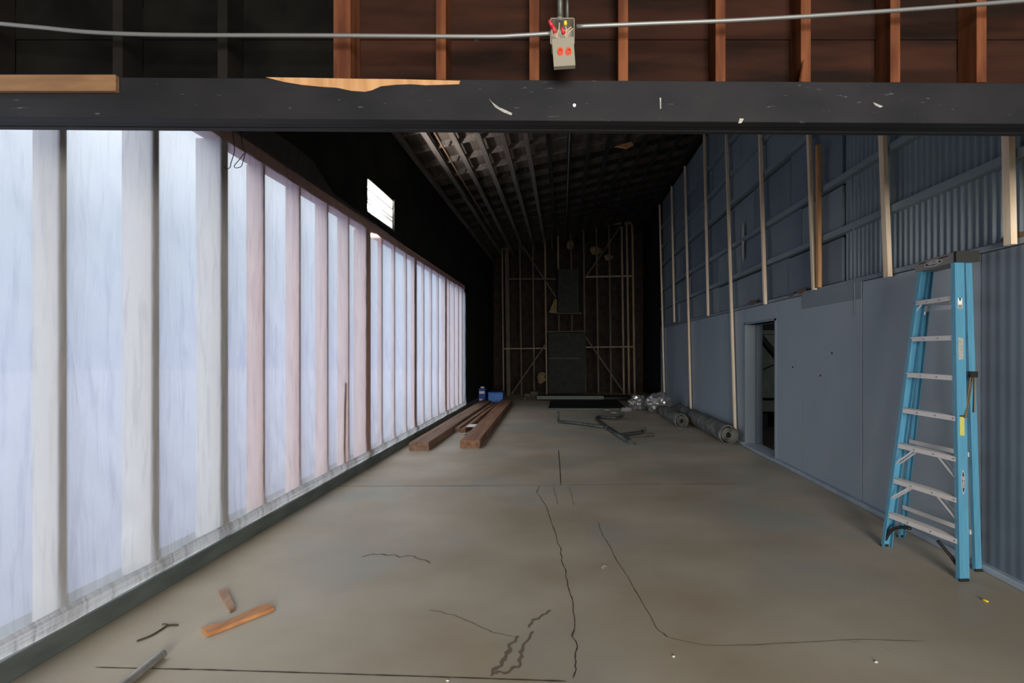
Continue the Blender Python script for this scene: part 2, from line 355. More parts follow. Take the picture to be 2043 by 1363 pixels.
MB().bar((4.15, 9.58, 1.98), (4.6, 9.58, 1.45), (0,1,0), (.7,0,.7), .02, .05).build('brace', M['plate'], cb)
MB().tube([(4.12, 9.57, 1.15), (4.2, 9.57, 1.25), (4.32, 9.57, 1.3), (4.45, 9.57, 1.36)], .012, 6).build('hanging_wire', M['wire_dk'], cb)
MB().box(4.12, 4.3, 9.55, 9.6, .0, .38).build('post', M['plate'], cb)
area('adjoining_room_daylight', (7.3, 7.2, 2.6), (0, math.radians(50), 0), 1.2, 1.2, 22, (.95, 1, .98))  # added fill lamp, no source is seen in this room

# back wall and the dark siding left of the old frame
wb = struct(MB().box(-3.1, 3.5, YF, YF+.1, 0, 7).build('wall_back', M['backboard']))
for i in range(9):
    x = -2.78+i*.32
    MB().box(x, x+.30, YF-.04, YF, .0, 2.55+.1*random.random()).build('siding_board', M['backboard'], wb)
struct(MB().box(-3.1, 3.5, YB-.1, YB, 3.6, 5.4).build('wall_front', M['redwood']))
b = MB(); b.box(-3.1, -1.2, YB-.1, YB, 0, 3.6).box(2.9, 3.5, YB-.1, YB, 0, 3.6); struct(b.build('wall_front_sides', M['redwood']))

# roof: boards, joists running away from the camera, cross battens above them
b = MB(); x0, x1 = -3.05, 3.4
vs = [b.bm.verts.new((x, y, CZ(x)+dz)) for dz in (.17, .25) for y in (2.14, YF) for x in (x0, x1)]
for q in ((0,1,3,2),(4,6,7,5),(0,2,6,4),(1,5,7,3),(0,4,5,1),(2,3,7,6)): b.bm.faces.new([vs[i] for i in q])
ceil = struct(b.build('ceiling', M['ceil_board']))
jx = [-2.75+.412*i for i in range(15)]
for i, x in enumerate(jx):
    lit = i < 6  # left joists take the paler copy to imitate light from the window
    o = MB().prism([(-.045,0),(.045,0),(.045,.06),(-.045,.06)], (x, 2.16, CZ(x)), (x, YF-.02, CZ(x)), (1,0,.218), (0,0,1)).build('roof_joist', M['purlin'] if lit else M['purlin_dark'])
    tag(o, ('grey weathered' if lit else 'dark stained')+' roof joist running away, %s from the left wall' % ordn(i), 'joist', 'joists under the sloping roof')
for i in range(17):
    y = 5.1+.65*i
    b = MB(); 
    pr = [(-.02,0),(.02,0),(.02,.11),(-.02,.11)]
    b.prism(pr, (-2.82, y, CZ(-2.82)+.06), (3.15, y, CZ(3.15)+.06), (0,1,0), (0,0,1))
    o = b.build('cross_rafter', M['purlin'] if y < 10 else M['purlin_dark'])  # nearer rafters take the lit copy, farther ones the shaded copy
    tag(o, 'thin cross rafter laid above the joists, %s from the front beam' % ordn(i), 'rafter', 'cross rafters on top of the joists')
cp = MB().tube([(-2.12, 2.3, CZ(-2.12)-.06), (-2.14, 9.0, CZ(-2.14)-.06), (-2.10, 17, CZ(-2.1)-.06)], .018, 8).build('copper_tube', M['copper'], smooth=True)
tag(cp, 'thin copper tube running under the roof beside the left joists', 'pipe')
cp = MB().tube([(.14, 2.3, CZ(.14)-.02), (.13, 9.0, CZ(.13)-.03), (.10, 17, CZ(.1)-.03)], .014, 8).build('roof_conduit', M['pipe'], smooth=True)
tag(cp, 'thin pale conduit running away under the middle of the dark roof', 'pipe')
b = MB(); a_ = P(1230, 290, 8.6); c_ = P(1262, 284, 8.6)
b.bm.faces.new([b.bm.verts.new(q) for q in (P(1227,292,8.6), P(1243,287,8.6), P(1260,283,8.6), P(1264,289,8.6), P(1250,296,8.6), P(1242,294,8.6))])
r_ = bmesh.ops.extrude_face_region(b.bm, geom=b.bm.faces[:])
for v in [e for e in r_['geom'] if isinstance(e, bmesh.types.BMVert)]: v.co.y += .04
o = b.build('torn_wood_scrap', M['pine_old']); o.location.z = .0
tag(o, 'small torn orange wood scrap caught under the dark roof', 'wood scrap')

# front room beyond the opening's header: side light comes from behind
struct(MB().box(-3.1, 3.5, YB-.1, 2.0, 5.35, 5.45).build('ceiling_front', M['redwood']))

# ------------------------------------------------------------ header wall above the beam
roll = -.0064
BY = 1.98
def Z_at(py, Y): return EYE-(py-VY)/FPX*Y
b = MB()
zt, zb = 2.820, 2.643
b.box(-3.0, 3.4, BY, BY+.045, zb, zt, bev=.002).box(-3.0, 3.4, BY+.05, BY+.085, zb+.004, zt, bev=.002).box(-3.0, 3.4, BY+.088, BY+.118, zb+.001, zt, bev=.002)
beam = b.build('header_beam', M['beam'])
beam.rotation_euler = (0, -roll, 0)
beam.location = (0, 0, 0)
tag(beam, 'long dark painted timber beam spanning the opening overhead', 'beam')
# bare patches on the beam
def patch(pts, m, par, name='bare_patch', Y=BY-.0015, th=.004):
    b = MB(); f = b.bm.faces.new([b.bm.verts.new(P(x, y, Y)) for x, y in pts])
    r = bmesh.ops.extrude_face_region(b.bm, geom=[f])
    for v in [e for e in r['geom'] if isinstance(e, bmesh.types.BMVert)]: v.co.y += th
    o = b.build(name, m); o.parent = par; o.matrix_parent_inverse = (Matrix.Rotation(-roll, 4, 'Y')).inverted()
    return o
patch([(530,154),(600,155),(700,157),(800,158),(918,161),(916,168),(885,169),(850,170),(820,168),(790,169),(760,172),(742,180),(728,183),(700,181),(672,175),(640,173),(600,169),(565,163)], M['pine_old'], beam)
for pts in ([(975,196),(982,204),(996,214),(1012,221),(1022,226),(1020,230),(1004,224),(988,214)], [(1316,195),(1319,195),(1319,217),(1317,217)], [(1476,236),(1484,237),(1480,245),(1473,246)], [(1742,204),(1752,208),(1762,212),(1756,215),(1746,210)]):
    patch(pts, M['label_grey'], beam, 'paint_scrape')
sc_ = MB().tube([P(1146,210,BY-.004), P(1146,210,BY+.004)], .007, 10).build('screw_head', M['white'], smooth=False)
sc_.parent = beam; sc_.matrix_parent_inverse = (Matrix.Rotation(-roll, 4, 'Y')).inverted()
# bare block at the far left
o = MB().box(P(-60,0,1.96).x, P(231,0,1.96).x, 1.957, 1.979, P(0,181,1.957).z, P(0,148,1.957).z, bev=.003).build('wood_block', M['pine_dim'])
tag(o, 'bare amber wood block fixed on the left end of the beam', 'wood block')
# sheathing and studs of the header wall
b = MB()
for k in range(14):
    z = 2.80+.145*k
    b.box(-1.05+.03*(k%3), 3.4, 2.115+.004*(k%2), 2.14, z, z+.143)
b.box(-3.0, 3.4, 2.14, 2.16, 2.8, 7.0)
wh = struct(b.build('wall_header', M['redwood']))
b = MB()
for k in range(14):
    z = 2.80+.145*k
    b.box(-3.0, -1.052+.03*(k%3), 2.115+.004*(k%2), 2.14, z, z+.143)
M['soot'] = mat('soot_black_wood', (0.004, 0.004, 0.004), 0.95, 0, (0.009, 0.009, 0.008), (2, 2, 2), 2, 4, spec=.05)  # near-black colour stands in for shade on the left header boards
M['soot_stud'] = mat('blackened_stud_wood', (0.010, 0.010, 0.009), 0.95, 0, (0.018, 0.016, 0.015), (2, 2, 2), 2, 4, spec=.05)  # same painted shade for the left header studs
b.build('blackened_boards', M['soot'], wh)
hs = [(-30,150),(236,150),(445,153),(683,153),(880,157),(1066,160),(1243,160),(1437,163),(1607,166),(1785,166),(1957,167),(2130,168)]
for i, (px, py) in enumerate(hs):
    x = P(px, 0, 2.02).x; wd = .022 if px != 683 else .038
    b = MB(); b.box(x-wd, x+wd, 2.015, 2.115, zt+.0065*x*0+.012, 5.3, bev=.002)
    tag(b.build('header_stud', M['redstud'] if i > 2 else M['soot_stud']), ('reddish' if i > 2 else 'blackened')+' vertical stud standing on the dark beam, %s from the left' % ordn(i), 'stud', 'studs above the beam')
q0 = P(1600, 164, 2.0)
spn = MB().tube([q0+Vector((-.004,0,-.002)), q0+Vector((.002,0,.05)), q0+Vector((.008,0,.10))], [.010,.007,.002], 5).build('wood_splinter', M['redstud'])
tag(spn, 'split orange splinter at the foot of a header stud', 'splinter')
# conduit and junction box
cY = 1.93
def smooth_pts(pts, n=6):
    out = []
    for i in range(len(pts)-1):
        p0 = Vector(pts[max(i-1,0)]); p1 = Vector(pts[i]); p2 = Vector(pts[i+1]); p3 = Vector(pts[min(i+2,len(pts)-1)])
        for k in range(n):
            t = k/n; out.append(.5*((2*p1)+(-p0+p2)*t+(2*p0-5*p1+4*p2-p3)*t*t+(-p0+3*p1-3*p2+p3)*t**3))
    out.append(Vector(pts[-1])); return out
o = MB().tube(smooth_pts([P(-60,42,cY), P(80,55,cY), P(190,65,cY), P(350,70,cY), P(650,71,cY), P(960,73,cY), P(1030,71,cY), P(1098,67,cY)]), .0085, 10).build('metal_conduit', M['steel'], smooth=True)
tag(o, 'thin metal conduit running left from the junction box', 'conduit', 'conduits at the junction box')
o = MB().tube(smooth_pts([P(1150,53,cY), P(1300,47,cY), P(1500,39,cY), P(1800,20,cY), P(2110,-4,cY)]), .0085, 10).build('metal_conduit', M['steel'], smooth=True)
tag(o, 'thin metal conduit running right and upward from the junction box', 'conduit', 'conduits at the junction box')
o = MB().tube([P(1118,40,cY), P(1117,-60,cY)], .013, 10).build('metal_conduit', M['iron'], smooth=True)
tag(o, 'thicker dark conduit rising from the top of the junction box', 'conduit', 'conduits at the junction box')
o = MB().tube([P(1132,40,cY+.03), P(1131,-60,cY+.03)], .008, 10).build('metal_conduit', M['iron'], smooth=True)
tag(o, 'thinner dark conduit rising behind the junction box', 'conduit', 'conduits at the junction box')
o = MB().box(P(949,0,1.98).x, P(957,0,1.98).x, 2.0, 2.015, P(0,91,1.98).z, P(0,81,1.98).z).build('conduit_clip', M['steel'])
o.location = (0,-.06,0)
tag(o, 'tiny square metal clip just below the left conduit', 'clip')
jb = thing('junction_box', P(1121,85,1.93), 'open grey electrical junction box with hanging cover and coloured wires', 'electrical box')
b = MB()
xa, xb_ = P(1098,0,1.93).x, P(1146,0,1.93).x; za, zz = P(0,92,1.93).z, P(0,39,1.93).z
b.box(xa, xb_, 1.985, 1.99, za, zz).box(xa, xa+.003, 1.92, 1.99, za, zz).box(xb_-.003, xb_, 1.92, 1.99, za, zz).box(xa, xb_, 1.92, 1.99, zz-.003, zz).box(xa, xb_, 1.92, 1.99, za, za+.003)
b.build('box_body', M['boxgrey'], jb)
MB().tube([P(1117,42,1.93)+Vector((0,0,.008)), P(1117,42,1.93)-Vector((0,0,.006))], .017, 12).build('locknut', M['steel'], jb, smooth=False)
b = MB(); cf = [(1101,78),(1144,73),(1148,130),(1105,133)]
f = b.bm.faces.new([b.bm.verts.new(P(x, y, Y)) for (x, y), Y in zip(cf, (1.88,1.88,1.83,1.83))])
r = bmesh.ops.extrude_face_region(b.bm, geom=[f])
for v in [e for e in r['geom'] if isinstance(e, bmesh.types.BMVert)]: v.co.y += .022
cover = b.build('cover_plate', M['boxgrey'], jb)
def ring(cx, cy, Y, rx, rz, m, th=.004):
    b = MB(); pts = [P(cx, cy, Y)+Vector((rx*math.cos(a), 0, rz*math.sin(a))) for a in [2*PI*k/16 for k in range(17)]]
    b.tube(pts, th, 6, cap=False)
    b.tube([P(cx,cy,Y)+Vector((0,0,-rz*.5)), P(cx,cy,Y)+Vector((0,0,rz*.6))], th*.9, 6)
    return b
for cx, cy in ((1118,103),(1134.5,103)):
    o = ring(cx, cy, 1.848, .0085, .015, None, .0032).build('receptacle_ring', M['orange'], cover, smooth=True)
    o.matrix_parent_inverse = Matrix.Translation(-jb.location)
    o.matrix_parent_inverse = Matrix.Identity(4)
for m, a, c in (('red',(1095,41),(1103,55)), ('red',(1102,50),(1108,66)), ('red',(1121,54),(1125,68)), ('yellow',(1128,41),(1128,50))):
    b = MB(); p, q = P(*a, 1.89), P(*c, 1.90); b.tube([p, p*.6+q*.4, q], [.005, .007, .0095], 8); b.build('wire_cap', M[m], jb, smooth=True)
for pts in ([(1103,56),(1107,70),(1112,77)], [(1108,64),(1112,72),(1117,77)], [(1116,46),(1115,60),(1110,75)], [(1140,54),(1132,60),(1126,72)], [(1143,57),(1134,66),(1131,76)], [(1128,50),(1130,62),(1128,75)]):
    MB().tube(smooth_pts([P(x, y, 1.9) for x, y in pts]), .0028, 6).build('wire', M['wire'], jb, smooth=True)

# ------------------------------------------------------------ left stud wall and plastic sheet
studs = [(1.33,.05,.14),(1.93,.05,.14),(2.51,.05,.14),(3.08,.065,.24),(3.70,.09,.24),(4.22,.04,.15),(4.80,.04,.14),(5.37,.04,.14),(5.90,.04,.14),(6.43,.17,.17),(6.99,.045,.06),(7.51,.045,.045),(8.08,.045,.045),(8.54,.14,.07),(9.1,.045,.045),(9.63,.045,.045),(10.15,.045,.045),(10.77,.14,.09),(11.17,.045,.09),(11.67,.045,.09),(12.12,.045,.07),(12.55,.045,.07)]
for i, (y, wd, dp) in enumerate(studs):
    m = M['stud_white'] if y < 4 else M['stud']
    o = MB().box(-2.788-min(dp,.2), -2.788, y, y+wd, .125, 3.375, bev=.003).build('wall_stud', m)
    kind = 'cream painted wall post' if y < 4 else ('wide wooden wall post' if wd > .1 else 'pinkish wooden wall stud')
    tag(o, '%s behind the plastic sheet, %s from the near end' % (kind, ordn(i)), 'stud', 'studs of the left wall')
struct(MB().box(-2.93, -2.788, 1.3, 12.95, 3.38, 3.5).build('trim_2', M['stud']))
sh = thing('plastic_sheet', (-2.77, 1.3, .12), 'long milky plastic sheet stapled over the studs of the left wall', 'plastic sheet')
SY = [s[0]+s[1]/2 for s in studs]
def sheet_x(y, z):
    dd = min(abs(y-a) for a in SY)
    k = min(1, dd/.18)
    x = -2.782 + .014*k*noise.noise(Vector((y*1.1, z*.5, 1)))
    x += k*.012*noise.noise(Vector(((y*.8+z*.5)*9, (z*.8-y*.5)*1.2, 4)))
    low = max(0, 1-z/1.2)
    x += k*low*.02*noise.noise(Vector(((y*.55-z*.8)*6, (z*.5+y*.8)*1.0, 9)))
    x += .003*k*noise.noise(Vector((y*3, z*14, 2)))+.004*max(0, noise.noise(Vector((y*6, z*9, 2))))
    return max(-2.785, x)
def top_z(y):
    a = 3.48
    if y < 5.05: a = 3.72 + .02*math.sin(y*3)
    elif y < 5.5: a = 3.72-(y-5.05)/.45*.17
    elif y < 8: a = 3.55-.02*(y-5.5)
    if y > 12.2: a -= (y-12.2)**2*.35
    return a
b = MB(); Y0, Y1 = 1.3, 13.08; ny, nz = 520, 78
V = []
for i in range(ny+1):
    y = Y0+(Y1-Y0)*i/ny; zt_ = top_z(y); row = []
    for j in range(nz+1):
        z = .16+(zt_-.16)*j/nz
        yy = y
        x = sheet_x(y, z)
        if z > 3.5: x += (z-3.5)*.15
        if j < 6: x += (6-j)/6*.012
        row.append(b.bm.verts.new((x, yy, z)))
    V.append(row)
for i in range(ny):
    for j in range(nz): b.bm.faces.new([V[i][j], V[i+1][j], V[i+1][j+1], V[i][j+1]])
b.build('film', M['sheet'], sh, smooth=True)
# gathered hem lying along the curb
b = MB(); n = 400; R = []
for i in range(n+1):
    y = Y0+(12.9-Y0)*i/n
    hz = .050+.012*noise.noise(Vector((y*2.1, 0, 0))); hx = .022+.006*noise.noise(Vector((y*3, 5, 0)))
    ring_ = []
    for k in range(25):
        a = math.radians(-100+200*k/24)
        rr = 1+.45*noise.noise(Vector((y*.9, a*3.2+y*.7, 1.7)))+.22*noise.noise(Vector((y*3.1, a*7-y*2, 3)))
        ring_.append(b.bm.verts.new((-2.756+hx*rr*math.cos(a), y, .176+hz*(1+.18*noise.noise(Vector((y*2.6, a, 8))))*math.sin(a))))
    R.append(ring_)
for p_, q_ in zip(R, R[1:]):
    for k in range(24): b.bm.faces.new([p_[k], p_[k+1], q_[k+1], q_[k]])
b.build('gathered_hem', M['sheet_fold'], sh, smooth=True)
# loose wires dangling in front of the sheet
wy = 3.95
for pts, lab in (([(463,240),(466,280),(468,300),(461,325),(459,334),(452,337),(446,331)], 'left'), ([(481,250),(483,285),(489,303),(484,325),(480,333),(470,335),(468,330),(478,318),(487,306)], 'right')):
    q = [P(x, y, 3.75 if lab == 'left' else 3.9) for x, y in pts]
    for v in q: v.x = -2.745
    q = [Vector((-2.745, FPX*2.745/(VX-x), EYE-(y-VY)/FPX*(FPX*2.745/(VX-x)))) for x, y in pts]
    tag(MB().tube(smooth_pts(q), .003, 6).build('loose_wire', M['wire_dk'], smooth=True), '%s one of two thin dark wire loops hanging near the sheet top' % lab, 'wire', 'wires hanging on the sheet')
o = MB().bar((-2.80, 5.80, .15), (-2.80, 5.835, 1.24), (0,1,0), (1,0,0), .022, .010).build('wood_stake', M['pine_old'])
tag(o, 'thin amber wooden stake standing behind the lower plastic sheet', 'stake')

# ------------------------------------------------------------ furring strips on the right wall
fur = [ # px top, y top, px bottom, y bottom, depth, width(px-ish m), label
 (2034, 200, 2040, 487, 3.17, .055, 'rightmost pale furring strip, cut by the photo edge'),
 (1769, 200, 1782, 552, 4.40, .062, 'pale furring strip to the left of the blue ladder, ending above the ledge'),
 (1619, 200, 1632, 578, 5.72, .050, 'pale furring strip doubled by a shorter amber strip'),
 (1523, 200, 1535, 607, 7.13, .050, 'pale furring strip ending just above and right of the doorway'),
 (1456, 200, 1476, 865, 8.50, .050, 'tall pale furring strip reaching down beside the doorway'),
 (1410, 200, 1419, 630, 9.95, .050, 'short pale furring strip between two tall ones'),
 (1374, 320, 1387, 830, 11.4, .050, 'tall pale furring strip reaching down to the felt rolls'),
 (1345, 358, 1351, 643, 12.95, .050, 'short slim furring strip, last but one toward the back'),
 (1322, 390, 1332, 784, 14.4, .050, 'farthest tall furring strip near the dark corner')]
for xt, yt, xb2, yb2, Y, wd, lab in fur:
    zT, zB = EYE-(yt-VY)/FPX*Y, EYE-(yb2-VY)/FPX*Y
    zT = min(zT, 6.4)
    Xf = XR-.045
    ytop, ybot = FPX*Xf/(xt-VX), FPX*Xf/(xb2-VX)
    Yt = Y+ (ytop-ybot)*.5; Yb = Y-(ytop-ybot)*.5
    zB = EYE-(yb2-VY)/FPX*Yb
    if yt == 200: zT = EYE+ (VY-220)/FPX*Yt
    o = MB().prism([(-.022,-.0),(.022,0),(.022,wd),(-.022,wd)], (XR-.046, Yb, max(zB,.0)), (XR-.046, Yt, zT), (1,0,0), (0,1,0)).build('furring_strip', M['pine'])
    tag(o, lab, 'furring strip', 'pale strips on the right wall')
o = MB().prism([(-.022,0),(.022,0),(.022,.05),(-.022,.05)], (XR-.046, 5.545, 2.42), (XR-.046, 5.56, 4.17), (1,0,0), (0,1,0)).build('furring_strip', M['pine_old'])
tag(o, 'shorter amber furring strip nailed beside a paler one', 'furring strip', 'pale strips on the right wall')

# ------------------------------------------------------------ old framed partition at the back
FY = 17.0
old = thing('framed_partition', (0, FY, 0), 'tall old open stud frame with diagonal braces at the far end', 'stud frame')
def fp(px, py, dy=0): v = P(px, py, FY); v.y += dy; return v
def fbar(name, a, c, wpx, m='old_frame', dep=.09, dy=0):
    p, q = fp(*a, dy), fp(*c, dy); d_ = (q-p).normalized(); u = Vector((0,1,0)).cross(d_).normalized()
    return MB().bar(p, q, u, (0,1,0), wpx/FPX*FY/2, dep/2).build(name, M[m], old)
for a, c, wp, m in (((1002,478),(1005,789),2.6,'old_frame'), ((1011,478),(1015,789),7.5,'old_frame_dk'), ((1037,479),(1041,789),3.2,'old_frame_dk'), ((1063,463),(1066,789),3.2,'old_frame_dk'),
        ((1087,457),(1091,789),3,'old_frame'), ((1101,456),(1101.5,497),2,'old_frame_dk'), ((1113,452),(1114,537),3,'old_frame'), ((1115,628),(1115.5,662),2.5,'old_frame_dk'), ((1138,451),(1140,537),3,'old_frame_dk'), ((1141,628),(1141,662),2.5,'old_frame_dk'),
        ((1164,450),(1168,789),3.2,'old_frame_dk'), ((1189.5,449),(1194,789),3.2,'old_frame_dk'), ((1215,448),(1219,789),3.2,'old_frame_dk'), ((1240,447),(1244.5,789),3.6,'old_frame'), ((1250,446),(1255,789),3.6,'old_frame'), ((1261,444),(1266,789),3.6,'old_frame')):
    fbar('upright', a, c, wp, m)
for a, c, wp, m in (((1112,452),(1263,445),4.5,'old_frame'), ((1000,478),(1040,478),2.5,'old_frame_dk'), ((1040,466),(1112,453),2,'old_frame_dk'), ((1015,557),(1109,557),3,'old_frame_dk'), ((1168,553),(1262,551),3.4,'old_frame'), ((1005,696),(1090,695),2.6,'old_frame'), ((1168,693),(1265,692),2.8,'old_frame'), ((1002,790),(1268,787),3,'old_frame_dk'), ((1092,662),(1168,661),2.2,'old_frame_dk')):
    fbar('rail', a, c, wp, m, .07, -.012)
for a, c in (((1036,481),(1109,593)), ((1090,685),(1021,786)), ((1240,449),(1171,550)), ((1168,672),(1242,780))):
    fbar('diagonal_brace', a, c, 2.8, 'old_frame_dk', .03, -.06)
M['slate'] = mat('black_slate_panel', (0.010, 0.012, 0.011), 0.8, 0, (0.020, 0.023, 0.021), (3, 3, 3), 2, 5)
def fpanel(name, x0, x1, y0, y1, m, dy=-.12, th=.03):
    a, c = fp(x0, y1), fp(x1, y0)
    return MB().box(a.x, c.x, FY+dy, FY+dy+th, a.z, c.z, bev=.004).build(name, M[m], old)
fpanel('upper_panel', 1113, 1155, 538, 625, 'slate'); fpanel('panel_edge', 1109, 1160, 624, 627, 'old_frame_dk')
fpanel('lower_panel', 1094, 1168, 664, 785, 'slate'); fpanel('panel_seam', 1096, 1156, 714, 716, 'old_frame_dk', -.13)
for cx, cy, r, sc, sd in ((1138,487,.14,(1,.4,1.3),1), (1190,498,.17,(1.3,.4,1),2), (1215,512,.15,(1.2,.4,.8),3), (1080,755,.16,(1,.5,1.3),5)):
    b = MB(); v = fp(cx, cy, .12); b.blob(v, r, sc, .5, 2.5, 3, sd); b.build('insulation_tuft', M['insul'], old, smooth=True)
b = MB(); b.bm.faces.new([b.bm.verts.new(fp(x, y, -.07)) for x, y in ((1095,624),(1107,596),(1111,598),(1111,626))])
r = bmesh.ops.extrude_face_region(b.bm, geom=b.bm.faces[:])
for v in [e for e in r['geom'] if isinstance(e, bmesh.types.BMVert)]: v.co.y += .02
b.build('torn_gusset', M['insul'], old)

# ------------------------------------------------------------ black platform on the floor in front of the frame
pl = thing('steel_platform', (.6, 14, 0), 'low black steel deck lying on the floor before the stud frame', 'platform')
x0_, x1_ = F(1094,818).x, F(1250,818).x
MB().box(x0_, x1_, 12.72, 15.9, 0, .05, bev=.005).build('deck', M['blacksteel'], pl)
MB().box(x0_-.02, x1_-.1, 12.66, 12.715, 0, .055, bev=.006).build('front_rail', M['deckedge'], pl)
MB().box(-.86, 1.35, 15.0, 15.07, .05, .17, bev=.006).build('rear_rail', M['deckedge'], pl)
MB().box(-.86, 2.3, 15.07, 15.9, .05, .12).build('raised_strip', M['blacksteel'], pl)
b = MB()
for i, (px, py, s) in enumerate(((1066,786,.14), (1052,788,.1), (1048,793,.06))):
    v = F(px, py+4); MB().box(v.x-s, v.x+s, v.y-.08, v.y+.08, 0, s*1.2, bev=.01).build('rubble_block', M['old_frame_dk'])
for o, l_ in zip([o for o in bpy.data.objects if o.name.startswith('rubble_block')], ('largest', 'middle', 'smallest')):
    tag(o, '%s dull wood offcut at the left foot of the frame' % l_, 'wood offcut', 'offcuts at the frame foot')

# ------------------------------------------------------------ timbers
def timber(name, near, far, wd, ht, m, lab, z=0, grp='timbers lying by the left wall'):
    near, far = Vector((*near, z)), Vector((*far, z)); d_ = (far-near).normalized(); u = Vector((d_.y, -d_.x, 0))
    b = MB(); r = .012
    b.prism([(r,0),(wd-r,0),(wd,r),(wd,ht-r),(wd-r,ht),(r,ht),(0,ht-r),(0,r)], near, far, u, (0,0,1))
    return tag(b.build(name, M[m]), lab, 'timber', grp)
timber('timber_beam', (-1.735, 7.68), (-1.92, 14.25), .33, .135, 'timber', 'long brown timber on the right, its square end facing the camera')
timber('timber_beam', (-2.545, 7.52), (-2.52, 13.9), .33, .135, 'timber_b', 'long brown timber on the left, nearest the curb')
timber('timber_plank', (-2.20, 9.3), (-2.155, 13.9), .10, .09, 'timber_b', 'slim brown plank between the thick timbers, left one')
timber('timber_plank', (-2.06, 9.15), (-2.045, 14.0), .10, .08, 'timber', 'slim brown plank between the thick timbers, right one')
v = F(938, 852); v2 = F(960, 852)
o = MB().box(-1.99, -1.79, 9.35, 9.7, .083, .087).build('paper_scrap', M['white'])
o.location = (0,0,0)
tag(o, 'white paper scrap lying on the slim plank near its end', 'paper scrap')
o = MB().blob((-1.92, 8.95, .02), .035, (1.6,1,.5), .4, 3, 2, 4).build('debris_lump', M['scuff'])
tag(o, 'small pale lump of debris at the end of the slim planks', 'debris')

# blue cartons
def carton(px0, px1, py0, py1, Y, dep, m, lab, name='blue_carton'):
    x0, x1 = P(px0,0,Y).x, P(px1,0,Y).x; h = (py1-py0)/FPX*Y
    e = thing(name, ((x0+x1)/2, Y, 0), lab, 'carton')
    MB().box(x0, x1, Y, Y+dep, 0, h, bev=.006).build('body', M[m], e)
    return e, x0, x1, h
e, x0, x1, h = carton(955, 968, 775, 803, 14.6, .2, 'carton', 'narrow upright dark blue carton with white printing, left of the brighter one')
MB().box(x0+.02, x1-.02, 14.59, 14.60, h*.62, h*.80).build('printed_panel', M['white'], e)
MB().box(x0+.02, x0+.12, 14.59, 14.60, h*.12, h*.26).build('printed_panel', M['white'], e)
MB().box(x0+.05, x1-.05, 14.65, 14.75, h, h+.05, bev=.006).build('lid', M['white'], e)
e, x0, x1, h = carton(974, 1003, 783, 804, 14.5, .35, 'carton_b', 'wide bright blue carton beside the timber ends')
MB().box(x0-.004, x1+.004, 14.49, 14.86, h-.03, h+.004).build('lid', M['carton'], e)

# ------------------------------------------------------------ pipe assembly on the floor
pa = thing('pipe_assembly', F(1208,853), 'dark branching iron pipework with valves lying on the floor', 'pipework')
zc = .035
def fl_(px, py, z=zc):
    v = F(px, py, z); return v
main = [fl_(1114,841), fl_(1160,846), fl_(1206,852)]
MB().tube(main, .036, 10).build('pipe', M['iron'], pa, smooth=True)
a = fl_(1114,841); MB().tube([a, a+Vector((-.01,0,.22))], .026, 10).build('upright_stub', M['iron'], pa, smooth=True)
MB().tube([fl_(1203,849), fl_(1230,866), fl_(1256,882)], .050, 12).build('thick_pipe', M['iron'], pa, smooth=True)
MB().tube([fl_(1200,847), fl_(1212,855)], .06, 12).build('coupling', M['iron'], pa, smooth=False)
MB().tube([fl_(1250,878), fl_(1258,883)], .054, 12).build('flange', M['iron'], pa)
MB().tube(smooth_pts([fl_(1206,851), fl_(1196,842), fl_(1190,836), fl_(1196,832), fl_(1210,834)]), .040, 10).build('elbow', M['iron'], pa, smooth=True)
MB().tube(smooth_pts([fl_(1210,833,.05), fl_(1225,834,.05), fl_(1238,832,.06), fl_(1242,829,.09), fl_(1243,826,.14)]), .034, 10).build('pipe', M['iron'], pa, smooth=True)
for px, py in ((1212,826), (1226,832)):
    c = fl_(px, py, .06)
    MB().tube([c, c+Vector((0,0,.10))], .012, 8).build('valve_stem', M['iron'], pa)
    MB().tube([c+Vector((0,0,.10)), c+Vector((0,0,.115))], .085, 16).build('valve_wheel', M['pipe'], pa)
MB().tube(smooth_pts([fl_(1240,868), fl_(1262,865), fl_(1280,862), fl_(1285,858,.05), fl_(1286,857,.10)]), .036, 10).build('curved_pipe', M['iron'], pa, smooth=True)
o = MB().tube([F(1246,874,.01), F(1306,870,.01)], .007, 6).build('thin_rod', M['iron'], smooth=True)
tag(o, 'thin dark rod lying on the floor beside the pipework end', 'rod')

# ------------------------------------------------------------ rolls by the right wall
def froll(name, near, far, R_, lab, tears=True):
    near, far = Vector(near), Vector(far); e = thing(name, (near.x, near.y, 0), lab, 'roll', 'rolls along the right wall')
    d_ = (far-near).normalized(); a = Vector((0,0,1)); u = d_.cross(a).normalized()
    # spiral cross-section
    b = MB(); n = 150; turns = 4.2; prof = []
    L = 22; rings_ = []
    for s in range(L+1):
        c = near.lerp(far, s/L); row = []
        for k in range(n+1):
            t = k/n*turns*2*PI; rad = R_*(.34+.66*(k/n)) 
            if k > n-36: rad = R_
            wob = 1+.05*noise.noise(Vector((math.cos(t)*1.2, math.sin(t)*1.2, s*.12+near.y)))*(k/n)
            row.append(b.bm.verts.new(c + (u*math.cos(t)+a*math.sin(t))*rad*wob + Vector((0,0,R_))))
        rings_.append(row)
    for p_, q_ in zip(rings_, rings_[1:]):
        for k in range(n): b.bm.faces.new([p_[k], p_[k+1], q_[k+1], q_[k]])
    o = b.build('rolled_felt', M['rubber'], e, smooth=True)
    md = o.modifiers.new('thickness', 'SOLIDIFY'); md.thickness = .012
    return e
froll('felt_roll', (2.93, 8.02, 0), (2.93, 10.2, 0), .165, 'thick grey roll nearest the doorway, its open end facing the camera')
froll('felt_roll', (2.55, 9.75, 0), (2.52, 11.35, 0), .145, 'darker grey roll lying behind the nearest one, further from the wall')
